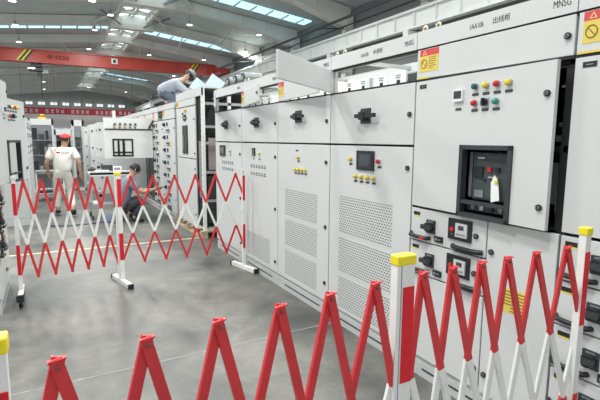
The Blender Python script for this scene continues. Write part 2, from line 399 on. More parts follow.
def f_eye(b):
    pts=[(.0,.017*math.cos(t*math.pi/6),.038+.017*math.sin(t*math.pi/6)) for t in range(12)]
    b.cyl((0,0,0),(0,0,.02),.016,YEL).tube(pts,.007,mat('eye_bolt_zinc',(.62,.58,.42),.35,.5),6,True)
def f_ind(b): b.box(-.003,0,-.018,.018,-.006,.004,BLACK).cyl((-.010,.0,.022),(0,0,.022),.010,GREY,n=8)
def f_stick(b):
    b.box(-.0015,0,-.078,.078,-.072,.022,SYEL).box(-.0015,0,-.078,.078,.022,.062,SRED)
    b.prism([(.055,.030),(.022,.030),(.0385,.056)],'x',-.0022,-.0015,LINK).prism([(.049,.0335),(.028,.0335),(.0385,.050)],'x',-.0028,-.0022,SRED)
    pts=[(-.002,.042+.024*math.cos(t*math.pi/10),-.024+.026*math.sin(t*math.pi/10)) for t in range(20)]
    b.tube(pts,.0028,INKY,5,True).tube([(-.002,.058,-.006),(-.002,.026,-.042)],.0024,INKY,5)
    for k,w in enumerate((.066,.058,.066,.05,.062,.04)): b.box(-.0022,-.0015,.004-w,.004,.008-k*.0125,.0125-k*.0125,INKY)
def f_ysmall(b):
    b.box(-.0015,0,-.085,.085,-.065,.065,SYEL)
    for k in range(7): b.box(-.0022,-.0015,-.075,.075 if k<5 else .02,.046-k*.017,.053-k*.017,INKY)
def sticker(door,s,z):
    o=part('warning_sticker',door,(-.0,-s,z),'stick',f_stick,'red and yellow warning sticker')
    return o

def door(root,name,s0,s1,z0,z1,ang=0,win=None,m=PAINT,hf=.5,th=.022):
    """door panel hinged on its far edge; s counts from the far edge towards the near one"""
    e=.0045; b=MB()
    if win:
        a,c,d,e2=win   # s0 s1 z0 z1
        b.box(0,th,-a+s0,-e,z0+e,z1-e,m).box(0,th,-(s1-s0)+e,-(c-s0),z0+e,z1-e,m)
        b.box(0,th,-(c-s0),-(a-s0),z0+e,d,m).box(0,th,-(c-s0),-(a-s0),e2,z1-e,m)
    else: b.box(0,th,-(s1-s0)+e,-e,z0+e,z1-e,m)
    o=b.build(name,root,(0,hf-s0,0),bev=0 if win else .003); o.rotation_euler=(0,0,-R(ang)); return o
def P(d,nm,s,z,key,fn,label=None,rot=None): return part(nm,d,(0,-s,z),key,fn,label,rot)

def shell(root,w=.5,z0=0,top=False,depth=.85,plinth=.13,rail=True,hdr=True):
    b=MB(); Z=z0
    b.box(.026,depth,-w,-w+.02,Z+plinth,Z+1.925,PAINT2).box(.026,depth,w-.02,w,Z+plinth,Z+1.925,PAINT2)
    b.box(depth-.02,depth,-w+.02,w-.02,Z+plinth,Z+1.925,PAINT2).box(.026,depth,-w+.02,w-.02,Z+plinth,Z+plinth+.02,PAINT2).box(.026,depth,-w+.02,w-.02,Z+1.90,Z+1.925,PAINT2)
    b.build('carcass',root)
    b=MB().box(.02,depth,-w,w,Z,Z+plinth-.004,PAINT2).box(.008,.02,-w,w,Z+.0,Z+plinth-.03,PAINT2)
    b.box(.006,.008,-w+.15,w-.15,Z+.05,Z+.062,DGREY)
    b.build('plinth',root)
    g=MB()  # black strips put shade into the gaps around the doors
    for (y0,y1,a,c) in ((-w,-w+.03,plinth,1.925),(w-.03,w,plinth,1.925),(-w,w,1.9,1.93),(-w,w,plinth,plinth+.03),(-w,w,1.50,1.53)): g.box(.024,.026,y0,y1,Z+a,Z+c,GAPBLK)
    g.build('gap_shade_strip',root)['label']='black strips standing for shade in the door gaps'
    if rail:
        b=MB().box(-.004,.03,-w+.001,w-.001,Z+2.118,Z+2.222,PAINT).box(.03,depth,-w,-w+.025,Z+2.19,Z+2.215,PAINT2).box(.03,depth,w-.025,w,Z+2.19,Z+2.215,PAINT2).box(depth-.02,depth,-w,w,Z+2.16,Z+2.222,PAINT)
        if top: b.box(.03,depth,-w,w,Z+2.205,Z+2.222,PAINT)
        b.build('top_rail',root)
        for (y0,y1) in ((-w,-w+.022),(w-.022,w)):
            MB().box(.026,.05,y0,y1,Z+1.925,Z+2.118,PAINT2).build('header_post',root); MB().box(depth-.03,depth,y0,y1,Z+1.925,Z+2.16,PAINT2).build('header_post',root)
        b=MB().box(.002,.026,-w,w,Z+2.102,Z+2.118,GAPBLK).box(.003,.026,-w,w,Z+1.918,Z+1.931,GAPBLK).build('header_black_strip',root)  # black lines along the rail bottom and above the upper doors
def marks(root,txt,name,w=.5):
    if txt: text('rail_lettering',txt,root,(-.0045,w-.405,2.168),.040,INK,sx=.72)
    if name: text('rail_lettering',name,root,(-.0045,w-.555,2.170),.036,INK)
    text('rail_lettering','MNSG',root,(-.0045,w-.885,2.168),.046,INK,sx=.68)
def eyes(root,w=.5,x=.045):
    for s in (.015,.125): part('lifting_eye',root,(x,w-s,2.205),'eye',f_eye,'yellowish zinc lifting eye')
def vents(d,s0,s1,rows):
    for (z0,z1) in rows:
        b=MB().box(-.0012,.0,-s1,-s0,z0,z1,VENT); b.build('perforated_vent',d)
def header_door(root,ang,z=0,st=True,w=1.0,hf=.5,lock=True,ll=None):
    d=door(root,'header_door',0,w,1.928+z,2.114+z,ang,hf=hf,th=.02)
    if st: P(d,'warning_sticker',.105,2.045+z,'stick',f_stick,'red and yellow warning sticker')
    if lock: P(d,'lock',w-.035,2.02+z,'knob',f_knob,'black round lock')
    return d
def module_boxes(root,n,y0,dy,x=.42):
    for k in range(n):
        def f(b):
            b.box(0,.22,-.104,.104,0,.165,WHITE).box(-.003,0,-.035,.005,.02,.105,BLACK).box(-.003,0,-.04,.02,.12,.128,GREY).box(-.003,0,-.04,.02,.138,.146,GREY).box(.02,.1,-.03,.03,.165,.178,WHITE)
        part('terminal_module',root,(x,y0-k*dy,1.927),'mod',f,'white module with dark window')

def bay_D(yc):
    r=thing('switchgear_cabinet','light grey cabinet with touch screen, tall vents and header flap swung out','cabinet',(2.074,yc,0),0,'switchgear row on the right')
    shell(r); marks(r,'1AA105','补偿柜'); eyes(r)
    d=header_door(r,53,st=False,lock=False); d['label']='header door swung wide open'
    P(d,'lock',.93,2.02,'lock',f_lock)
    u=door(r,'upper_door',0,1,1.518,1.922); P(u,'rotary_handle',.487,1.728,'rot',f_rot,'black rotary handle'); P(u,'lock',.955,1.72,'lock',f_lock,'black round lock')
    l=door(r,'lower_door',0,1,.13,1.512)
    P(l,'touch_screen',.495,1.40,'hmi',f_hmi,'black framed touch screen'); P(l,'indicator_lamp',.305,1.405,'ly',f_lamp(LYEL),'yellow lamp'); P(l,'stop_button',.655,1.40,'lr',f_lamp(LRED),'red button')
    P(l,'name_plate',.305,1.365,'tg',f_tagp); P(l,'name_plate',.66,1.36,'tg',f_tagp)
    for k in range(4): P(l,'indicator_lamp',.375+k*.075,1.275,'ly',f_lamp(LYEL),'yellow lamp'); P(l,'name_plate',.375+k*.075,1.238,'tg',f_tagp)
    P(l,'lock',.955,1.37,'lock',f_lock); P(l,'lock',.955,.35,'lock',f_lock)
    vents(l,.155,.815,((.80,1.10),(.47,.76),(.17,.43)))
    module_boxes(r,2,.39,.215)
    MB().box(.42,.6,-.08,.05,1.927,2.07,GREY).box(.41,.42,-.07,.04,1.94,2.06,DGREY).build('terminal_grille',r)
    return r
def bay_C(yc):
    r=thing('switchgear_cabinet','light grey cabinet with four yellow lamps and three perforated vent panels','cabinet',(2.074,yc,0),0,'switchgear row on the right')
    shell(r); marks(r,'',''); eyes(r); header_door(r,7)
    u=door(r,'upper_door',0,1,1.518,1.922); P(u,'rotary_handle',.45,1.765,'rot',f_rot,'black rotary handle'); P(u,'lock',.945,1.71,'lock',f_lock)
    l=door(r,'lower_door',0,1,.13,1.512)
    P(l,'indicator_lamp',.45,1.385,'ly',f_lamp(LYEL),'yellow lamp'); P(l,'name_plate',.45,1.35,'tg',f_tagp)
    P(l,'instrument_panel',.42,1.45,'tg2',f_tagp)
    for k in range(4): P(l,'indicator_lamp',.395+k*.065,1.27,'ly',f_lamp(LYEL),'yellow lamp'); P(l,'name_plate',.395+k*.065,1.235,'tg',f_tagp)
    P(l,'lock',.945,1.36,'lock',f_lock); P(l,'lock',.945,.8,'lock',f_lock); P(l,'lock',.945,.3,'lock',f_lock)
    vents(l,.17,.80,((.80,1.06),(.49,.75),(.18,.44)))
    module_boxes(r,4,.285,.215)
    return r
def bay_B(yc,A=False):
    r=thing('switchgear_cabinet','light grey cabinet with rows of small indicators, farthest full bay of the near row' if A else 'light grey cabinet with small indicators above one low vent panel','cabinet',(2.074,yc,0),0,'switchgear row on the right')
    shell(r); marks(r,'',''); eyes(r); header_door(r,19 if A else 12)
    u=door(r,'upper_door',0,1,1.518,1.922); P(u,'rotary_handle',.46,1.74,'rot',f_rot,'black rotary handle'); P(u,'lock',.945,1.715,'lock',f_lock)
    l=door(r,'lower_door',0,1,.13,1.512)
    if A:
        P(l,'meter',.31,1.40,'bm',f_hmi,'dark meter'); P(l,'indicator_lamp',.61,1.40,'ly',f_lamp(LYEL),'yellow lamp'); P(l,'name_plate',.6,1.35,'tg',f_tagp)
    else:
        P(l,'meter',.375,1.41,'bm2',f_bmeter,'dark meter'); P(l,'indicator_lamp',.54,1.395,'ly',f_lamp(LYEL),'yellow lamp')
        P(l,'name_plate',.37,1.33,'tg',f_tagp); P(l,'name_plate',.54,1.33,'tg',f_tagp)
        vents(l,.15,.80,((.18,.46),))
    for z in (1.235,1.15):
        for k in range(6): P(l,'selector_button',.31+k*.075,z,'ind',f_ind)
    for z in (1.37,.82,.25): P(l,'lock',.945,z,'lock',f_lock)
    module_boxes(r,4,.27,.215)
    return r
def drawer(root,s0,s1,z0,z1,full=True,zo=0):
    e=.004; d=MB().box(0,.022,-(s1-s0)+e,-e,z0+e,z1-e,PAINT).build('drawer',root,(0,.5-s0,0),bev=.003)
    t=z1
    P(d,'label_plate',.055,t-.038,'dl',f_dlabel,'black label with yellow edge'); P(d,'rotary_switch',.185,t-.105,'rs',f_rots,'black rotary switch')
    P(d,'pull_handle',.075,t-.182,'pr',f_pullr,'black handle with red catch'); P(d,'socket',.255,t-.172,'so',f_sock)
    if full:
        P(d,'meter_panel',.415,t-.085,'me',f_meter,'black panel with white meter and red button'); P(d,'pull_handle',.470,t-.188,'pu',f_pull,'black handle')
        P(d,'lock',.53,t-.10,'knob',f_knob)
    return d
def bay_E(root_loc,label,group,rz=0,ang=3.3,lettering=True,nd=2,full=False,stk=True,hang=0):
    r=thing('switchgear_cabinet',label,'cabinet',root_loc,rz,group)
    shell(r)
    if lettering: marks(r,'1AA106','出线柜'); eyes(r)
    else: eyes(r)
    h=header_door(r,hang)
    if stk: P(h,'yellow_strip',.06,1.936,'ys',lambda b:b.box(-.0015,0,-.05,.05,-.005,.006,SYEL))
    d=door(r,'breaker_door',0,.966,1.13,1.921,ang,win=(.43,.735,1.148,1.505))
    b=MB()   # window surround
    s0,s1,z0,z1=.405,.760,1.126,1.528
    b.box(-.010,.03,-s0-.026,-s0,z0,z1,DGREY).box(-.010,.03,-s1,-s1+.026,z0,z1,DGREY).box(-.010,.03,-s1,-s0,z1-.024,z1,DGREY).box(-.010,.03,-s1,-s0,z0,z0+.024,DGREY).box(-.006,.03,-s1,-s0,z0+.075,z0+.094,DGREY)
    b.build('window_frame',d)['label']='dark grey window frame'
    P(d,'name_plate',.068,1.883,'bl',f_blabel,'black name plate')
    P(d,'meter',.375,1.805,'em',f_emeter,'white framed meter'); P(d,'name_plate',.375,1.728,'tg',f_tagp)
    for k,m in enumerate((LBLU,LYEL,LRED,LYEL)):
        P(d,'indicator_lamp',.495+k*.072,1.842,'l%d'%k,f_lamp(m),('dark blue','yellow','red','yellow')[k]+' lamp'); P(d,'name_plate',.495+k*.072,1.800,'tg',f_tagp)
    P(d,'push_button',.495,1.755,'lr',f_lamp(LRED),'red button'); P(d,'selector_switch',.567,1.755,'se',f_sel,'black selector'); P(d,'push_button',.639,1.755,'lg',f_lamp(LGRN),'green button')
    for k in range(3): P(d,'name_plate',.495+k*.072,1.716,'tg',f_tagp)
    P(d,'lock',.925,1.77,'knob',f_knob); P(d,'lock',.925,1.24,'knob',f_knob)
    # black sheets put the compartment's shade into colour; then the breaker
    b=MB().box(.40,.41,-.478,.478,1.13,1.90,GAPBLK).box(.03,.40,-.478,-.47,1.13,1.90,GAPBLK).box(.03,.40,.47,.478,1.13,1.90,GAPBLK).box(.03,.40,-.478,.478,1.13,1.14,GAPBLK).box(.026,.40,-.478,.478,1.885,1.897,GAPBLK)
    b.box(.026,.03,-.47,-.455,1.13,1.885,GAPBLK)
    b.build('compartment_shade',r)['label']='black sheets standing for shade inside the compartment'
    for a in ((.04,.06,-.468,-.42,1.55,1.58,STEEL),(.04,.06,-.468,-.43,1.62,1.64,STEEL),(.05,.07,-.46,-.40,1.25,1.45,GREY),(.04,.05,-.46,-.43,1.80,1.81,STEEL)): MB().box(*a).build('latch',r)
    MB().ball((.045,-.455,1.24),(.014,.016,.06),mat('clear_wrap',(.45,.47,.50),.2),n=9,k=5).ball((.05,-.45,1.30),(.012,.018,.04),mat('clear_wrap'),n=7,k=4).build('plastic_wrap',r)['label']='crumpled clear plastic wrap'
    br=MB().box(.03,.30,-.17,.085,1.225,1.485,BREAK).box(.022,.03,-.16,.075,1.235,1.475,BREAK).box(.03,.25,-.22,-.185,1.235,1.50,DGREY).box(.03,.25,.095,.115,1.235,1.49,GREY)
    br.box(.02,.2,-.225,.115,1.16,1.205,DGREY)
    cb=br.build('circuit_breaker',r,(0,-.045,0)); cb['label']='grey green circuit breaker'
    q=MB(); q.box(.012,.022,-.045,-.02,1.385,1.41,LRED).build('open_button',cb)['label']='red button'
    MB().box(.012,.022,-.095,-.07,1.385,1.41,BLACK).build('close_button',cb)['label']='black button'
    for a in ((.014,.022,.01,.07,1.35,1.41,BLACK),(.014,.022,.0,.06,1.24,1.28,GREY),(.012,.022,-.01,.01,1.335,1.345,BLACK),(.012,.022,-.09,-.03,1.352,1.36,STEEL),(.012,.022,-.0,.045,1.455,1.462,STEEL)): MB().box(*a).build('breaker_terminal',cb)
    for k in range(4): MB().box(.010,.02,.05-k*.06,.075-k*.06,1.17,1.195,(GREY,STEEL,BLACK,GREY)[k]).build('breaker_terminal',cb)
    b=MB(); b.add([(.004,-.075,1.37),(.004,-.10,1.34),(-.012,-.125,1.24),(-.014,-.075,1.225),(-.002,-.06,1.33),
                   (.008,-.075,1.37),(.008,-.10,1.34),(-.008,-.125,1.24),(-.010,-.075,1.225),(.002,-.06,1.33)],[(0,1,2,3,4),(5,9,8,7,6),(0,5,6,1),(1,6,7,2),(2,7,8,3),(3,8,9,4),(4,9,5,0)],WHITE)
    b.box(-.008,.0,-.105,-.085,1.33,1.345,YEL); b.build('paper_tag',cb)['label']='white paper tag'
    pitch=.2155
    n=5 if full else nd
    for k in range(n): drawer(r,0,.60,1.122-pitch*(k+1),1.122-pitch*k)
    zl=1.122-pitch*n
    if zl>.2:
        p=door(r,'lower_panel',0,.60,.13,zl); P(p,'lock',.565,.26,'knob',f_knob)
    sp=MB().box(0,.022,-.396,-.004,.134,1.118,PAINT).build('side_panel',r,(0,-.10,0),bev=.003)
    P(sp,'lock',.035,.955,'knob',f_knob); P(sp,'lock',.035,.25,'knob',f_knob)
    if stk: P(sp,'yellow_notice',.19,.72,'ysm',f_ysmall,'yellow notice sticker')
    return r
Y0=6.27; W=1.0035
GR='switchgear row on the right'
bay_B(Y0-.5*W,True); bay_B(Y0-1.5*W); bay_C(Y0-2.5*W); bay_D(Y0-3.5*W)
bay_E((2.074,Y0-4.5*W,0),'light grey cabinet with circuit breaker window and door ajar, lettered 1AA106',GR)
bay_E((2.074,Y0-5.5*W,0),'light grey drawer cabinet cut off by the right edge of the photo',GR,ang=0,lettering=False,full=True,stk=True)
# ---- left row
bay_E((-.43,5.16,0),'light grey cabinet at left edge with open door, controls and black window',None,rz=math.pi,ang=14,lettering=False,nd=3,stk=False,hang=5)
0 and bay_E((-.43,4.15,0),'light grey cabinet nearer than the open one, just outside left edge',None,rz=math.pi,ang=0,lettering=False,full=True,stk=False)

# ---- raised far cabinet on pallet
def pallet(loc,sx,sy,label):
    r=thing('pallet',label,'pallet',loc)
    n=7
    for k in range(n):
        y=-sy/2+.05+k*(sy-.1)/(n-1); MB().box(-sx/2,sx/2,y-.05,y+.05,.098,.12,WOOD).build('deck_board',r)
    for x in (-sx/2+.05,0,sx/2-.05):
        for y in (-sy/2+.06,0,sy/2-.06): MB().box(x-.05,x+.05,y-.06,y+.06,.02,.098,WOOD).build('block',r)
        MB().box(x-.05,x+.05,-sy/2,sy/2,0,.02,WOOD).build('bottom_board',r)
    return r
pallet((2.50,7.74,0),.95,1.75,'pale wooden pallet carrying the tall cabinet beyond the fence')
g=thing('switchgear_cabinet','light grey cabinet standing raised on a wooden pallet, right side open','cabinet',(2.074,7.68,.12))
w=.78
b=MB().box(.026,.85,w-.02,w,.0,2.222,PAINT2).box(.83,.85,-w,w,0,2.222,PAINT2).box(.026,.85,-w+.02,w-.02,0,.03,PAINT2).box(-.002,.85,-w,w,2.2,2.222,PAINT)
b.box(-.002,.026,-w,w,2.09,2.2,PAINT).box(.0,.026,-w+.35,w,.0,.03,PAINT); b.build('carcass',g)
b=MB()
for x in (0,.42,.80): b.box(x,x+.05,-w,-w+.05,0,2.2,WHITE)
for z in (.45,.9,1.35,1.60,1.95): b.box(.05,.80,-w,-w+.03,z,z+.04,STEEL)
for k in range(24): b.box(-.001,0,-w+.02,-w+.03,.1+k*.085,.12+k*.085,GAPBLK)
b.build('side_frame',g)['label']='perforated open frame'
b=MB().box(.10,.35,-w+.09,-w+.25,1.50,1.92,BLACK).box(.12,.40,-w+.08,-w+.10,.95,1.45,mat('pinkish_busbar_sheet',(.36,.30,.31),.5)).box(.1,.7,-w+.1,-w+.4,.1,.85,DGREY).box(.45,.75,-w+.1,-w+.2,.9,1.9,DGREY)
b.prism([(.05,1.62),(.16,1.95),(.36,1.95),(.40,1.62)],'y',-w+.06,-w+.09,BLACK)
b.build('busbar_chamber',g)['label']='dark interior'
MB().box(.04,.05,-w+.05,-w+.36,.03,2.09,GAPBLK).box(.03,.045,-w+.08,-w+.3,.5,1.4,GREY).build('slot_shade_sheet',g)['label']='black sheet for the shade in the open slot, with a grey plate'  # black sheet stands for the shade inside the open narrow compartment
u=door(g,'upper_door',0,1.20,1.11,1.965,hf=w); l=door(g,'lower_door',0,1.20,.03,1.105,hf=w); h=door(g,'header_door',0,1.20,1.97,2.09,hf=w)
P(h,'warning_sticker',.10,2.06,'stick',f_stick,'red and yellow warning sticker')
b=MB().box(-.012,.0,-.74,-.42,1.18,1.66,BLACK).box(-.016,-.012,-.70,-.60,1.22,1.62,DGREY).box(-.018,-.016,-.52,-.48,1.25,1.5,GREY); b.build('breaker_window',u)['label']='black window'
b=MB()
for (s,z,m) in ((.45,1.86,BLACK),(.55,1.90,LYEL),(.63,1.90,LRED),(.70,1.89,LYEL),(.45,1.80,GREY),(.55,1.82,BLACK),(.63,1.82,BLACK),(.52,1.76,BLACK),(.60,1.75,BLACK),(.66,1.78,BLACK)): b.box(-.012,0,-s-.025,-s+.02,z-.02,z+.02,m)
b.build('control_buttons',u)
for z in (1.75,1.2): P(u,'lock',1.14,z,'knob',f_knob)
for z in (.95,.2): P(l,'lock',1.14,z,'knob',f_knob)

# ---- farther row
def far_drawer_cab(yc,label,open_door=False,zoff=0):
    r=thing('switchgear_cabinet',label,'cabinet',(2.074,yc,0),0,'distant switchgear row on the right')
    shell(r,top=True)
    h=door(r,'header_door',0,1 if not open_door else .55,1.928,2.114,th=.02); P(h,'warning_sticker',.105,2.045,'stick',f_stick,'red and yellow warning sticker')
    for k in range(7):
        z1=1.92-k*.25
        e=.004; d=MB().box(0,.022,-.6+e,-e,z1-.25+e,z1-e,PAINT).build('drawer',r,(0,.5,0))
        P(d,'rotary_switch',.185,z1-.09,'rs',f_rots); P(d,'pull_handle',.46,z1-.20,'pu',f_pull); P(d,'meter_panel',.40,z1-.085,'mb',lambda b:b.box(-.012,0,-.04,.04,-.035,.035,BLACK))
    q=MB().box(0,.022,-.496,-.106,.134,1.918,PAINT).build('cable_panel',r)
    part('notice_sticker',q,(0,-.2,1.45),'nst',lambda b:b.box(-.002,0,-.04,.04,-.07,.07,SYEL),'yellow sticker')
    for z in (1.75,1.1,.4): part('lock',q,(0,-.45,z),'lock',f_lock)
    return r
far_drawer_cab(9.12,'light grey drawer cabinet with black handles just beyond the raised one')
h2=far_drawer_cab(10.13,'light grey drawer cabinet whose upper doors stand open across the aisle',True)
# open doors standing into aisle
b=MB().box(-1.02,-.02,.46,.482,1.13,1.735,WHITE); d=b.build('open_door',h2); d['label']='white door standing open with black window'
b=MB()
z0,z1,x0,x1=1.17,1.545,-.86,-.44
b.box(x0,x0+.03,.44,.46,z0,z1,BLACK).box(x1-.03,x1,.44,.46,z0,z1,BLACK).box(x0,x1,.44,.46,z1-.03,z1,BLACK).box(x0,x1,.44,.46,z0,z0+.03,BLACK).box(x0+.1,x0+.14,.44,.46,z0,z1,BLACK).box(x0,x1,.44,.46,z0+.07,z0+.10,BLACK).box(x0+.20,x0+.25,.44,.46,z0,z1,BLACK)
b.build('window_frame',d)['label']='black two-pane window frame'
b=MB().box(-1.02,-.02,.46,.48,1.735,1.99,WHITE).box(-1.0,-.02,.44,.46,1.735,1.76,BLACK); d=b.build('open_header_door',h2)
for k in range(5):
    x=-.80+k*.105
    b=MB().tube([(x,.45,1.76),(x-.025,.42,1.79),(x-.025,.42,1.84),(x,.43,1.87),(x+.025,.45,1.84)],.006,BLACK,6).box(x-.015,x+.02,.43,.46,1.84,1.88,DGREY).box(x-.01,x+.015,.43,.46,1.78,1.805,(SRED if k%2 else LYEL) if k<4 else GREY)
    b.build('wired_lamp',d)
MB().tube([(-.1,.45,1.77),(.0,.42,1.95),(.12,.1,1.9),(.15,-.1,1.65),(.1,-.15,1.5)],.018,BLACK,6).build('cable_loom',h2)['label']='black cable loom'
def far_open(yc,label,wd):
    r=thing('switchgear_cabinet',label,'cabinet',(2.074,yc,0),0,'distant cabinets with doors open')
    shell(r,top=True)
    u=MB().box(0,.02,-wd,0,1.12,1.92,PAINT).build('upper_door',r,(0,.48,0)); u.rotation_euler=(0,0,-R(88))
    l=MB().box(0,.02,-wd,0,.15,1.11,PAINT).build('lower_door',r,(0,.48,0)); l.rotation_euler=(0,0,-R(86))
    for d,zz in ((u,(1.3,1.75)),(l,(.3,.65,.95))):
        for z in zz: part('lock',d,(.021,-wd+.06,z),'lk2',lambda b:b.box(0,.01,-.02,.02,-.02,.02,DGREY))
    h=door(r,'header_door',0,1,1.928,2.114,th=.02); P(h,'warning_sticker',.105,2.045,'stick',f_stick)
    MB().box(.05,.1,-.4,.45,.2,1.85,DGREY).build('inner_plate',r)
    return r
OR=['nearest','second','third','fourth','fifth','sixth','seventh']
for k in range(7): far_open(11.14+k*1.005,'distant light grey cabinet with doors open into the aisle, %s of that run'%OR[k],(1.07,1.04,1.08,1.05,1.0,1.03,1.0)[k])
for k in range(5):
    r=thing('switchgear_cabinet','far plain light grey cabinet closing the right row, %s from the front'%OR[k],'cabinet',(2.074,18.3+k*1.01,0),0,'farthest cabinets')
    shell(r,top=True); door(r,'upper_door',0,1,1.12,1.92); door(r,'lower_door',0,1,.13,1.115); door(r,'header_door',0,1,1.928,2.114)
# ---- white post poking above far doors
tag(MB().box(1.50,1.57,12.78,12.83,0,2.26,WHITE).build('steel_post'),'slim white upright post among the far open doors','post')
# ---- left distance
for k,(yc,lb) in enumerate(((9.9,'pale grey cabinet on the far left beyond the open door, its nearer one'),(10.9,'pale grey cabinet on the far left beyond the open door, middle one'),(11.9,'pale grey cabinet on the far left beyond the open door, farther one'))):
    r=thing('switchgear_cabinet',lb,'cabinet',(-.32,yc,0),math.pi,'cabinets on the far left')
    shell(r,rail=False); u=door(r,'upper_door',0,1,1.0,1.92); l=door(r,'lower_door',0,1,.13,.995)
    b=MB()
    for (s,z) in ((.4,1.75),(.5,1.8),(.62,1.72),(.45,1.62),(.55,1.58),(.4,1.4),(.55,1.38),(.42,1.28)): b.box(-.012,0,-s-.03,-s+.03,z-.015,z+.015,BLACK)
    b.build('control_buttons',u)
def frame_rack(name,loc,w,h,d,label,fill,rz=0,shelves=(.6,1.1,1.5)):
    r=thing(name,label,'rack' if 'rack' in name else 'cabinet',loc,rz)
    b=MB()
    for x in (-w/2,w/2-.05):
        for y in (0,d-.05): b.box(x,x+.05,y,y+.05,0,h,PAINT2)
    b.box(-w/2,w/2,0,.05,h-.16,h,PAINT).box(-w/2,w/2,d-.05,d,h-.1,h,WHITE).box(-w/2,w/2,0,.05,.08,.14,WHITE)
    b.build('frame',r)
    for z in shelves: MB().box(-w/2+.05,w/2-.05,.02,d-.02,z-.02,z,GREY).build('shelf',r)
    b=MB(); b.box(-w/2+.05,w/2-.05,d-.03,d-.02,.14,h-.16,fill)
    for z in shelves:
        x=-w/2+.08
        while x<w/2-.14:
            q=.06+random.random()*.08; b.box(x,x+q,.06,.3,z,z+.12+random.random()*.2,random.choice([BLACK,DGREY,GREY,BLACK])); x+=q+.03
    b.build('fitted_devices',r); return r
frame_rack('open_rack',(-.14,14.2,0),.60,2.06,.6,'white open frame rack with dark devices left of the walking man',GREY)
frame_rack('open_rack',(.42,15.4,0),.50,1.80,.6,'lower grey rack filled with black devices behind the walking man',DGREY)
frame_rack('open_rack',(.76,14.3,0),.30,2.05,.5,'narrow tall open frame rack right of the walking man',GREY,shelves=(.5,.9,1.3,1.6))
tag(MB().cyl((-.10,14.4,2.06),(-.10,14.4,2.11),.10,YEL,n=16).ball((-.10,14.4,2.11),(.07,.07,.05),LRED).cyl((-.10,14.4,2.16),(-.10,14.4,2.19),.05,YEL).build('warning_beacon'),'yellow and red beacon on top of the white open rack','beacon')
BG=mat('blue_grey_cabinet',(.40,.47,.49),.5)
for k,x in enumerate((.05,.72,1.39)):
    r=thing('metal_cabinet','blue-grey metal cabinet far down the aisle, %s of three'%('left','middle','right')[k],'cabinet',(x+.1,22,0),0,'blue-grey cabinets at the end of the aisle')
    MB().box(-.32,.32,.02,.6,.08,1.95,BG).box(-.30,.30,.04,.58,0,.08,DGREY).build('body',r); MB().box(-.31,.31,0,.02,.1,1.93,BG).box(.24,.27,-.02,0,.95,1.1,DGREY).build('door',r)
for k in range(6):
    r=thing('metal_cabinet','distant grey cabinet at the left end of the hall, number %s from the left'%('one','two','three','four','five','six')[k],'cabinet',(-3.2+k*.85,30,0),0,'cabinets at the hall end')
    MB().box(-.4,.4,.02,.6,.08,2.1,PAINT2).box(-.38,.38,.04,.58,0,.08,DGREY).build('body',r); MB().box(-.39,.39,0,.02,.1,2.08,PAINT).box(.3,.33,-.02,0,.95,1.1,DGREY).build('door',r)
# low bench behind left post
r=thing('workbench','low grey workbench with tubular legs left of the walking man','bench',(-.02,12.9,0))
MB().box(-.30,.36,0,.5,.70,.74,GREY).build('worktop',r); MB().box(-.30,.36,.02,.48,.20,.24,DGREY).build('lower_shelf',r)
for x in (-.28,.32):
    for y in (.03,.44): MB().box(x-.015,x+.015,y-.015,y+.015,0,.70,WHITE).build('leg',r)

# ------------------------------------------------------------------ trolley and things on it
r=thing('trolley','white wheeled trolley with papers on top behind the far fence','trolley',(1.02,9.75,0))
MB().box(-.36,.36,-.28,.28,.86,.90,WHITE).box(-.36,.36,-.28,-.26,.84,.93,WHITE).build('top_tray',r); MB().box(-.34,.34,-.26,.26,.28,.31,PAINT2).build('lower_shelf',r)
for x in (-.34,.34):
    for y in (-.26,.26):
        MB().box(x-.014,x+.014,y-.014,y+.014,.08,.9,STEEL).build('leg',r); MB().cyl((x-.015,y,.045),(x+.015,y,.045),.045,BLACK).bar((x,y,.04),(x,y,.09),.03,.03,STEEL).build('caster',r)
tag(MB().box(.78,1.0,9.56,9.84,.90,.925,WHITE).box(.80,1.02,9.55,9.8,.925,.932,FWHITE).build('paper_stack'),'stack of white papers on the trolley top','paper')
tag(MB().prism([(-.08,0),(.08,0),(.06,.06),(-.06,.06)],'y',-.1,.1,DGREY).box(-.03,.03,-.04,.04,.06,.08,BLACK).build('black_device',None,(.745,9.96,.90)),'small black device at left on the trolley top','device')
tag(MB().box(-.08,.08,-.06,.06,0,.09,WHITE).box(-.06,.06,-.062,-.06,.02,.07,GREY).build('white_carton',None,(1.20,9.92,.90)),'small white carton on the trolley top','box')
tag(MB().box(-.1,.1,-.07,.07,0,.12,DGREY).cyl((-.12,0,.08),(-.18,0,.08),.03,BLACK).build('power_tool',None,(1.015,9.97,.90)),'dark grey tool case on the trolley top','tool')
tag(MB().box(-.1,.14,-.1,.1,0,.16,GREY).cyl((-.05,-.1,.16),(-.05,.1,.16),.06,STEEL).build('metal_fitting',None,(.92,9.75,.31)),'metal fitting on the lower shelf of the trolley','part')
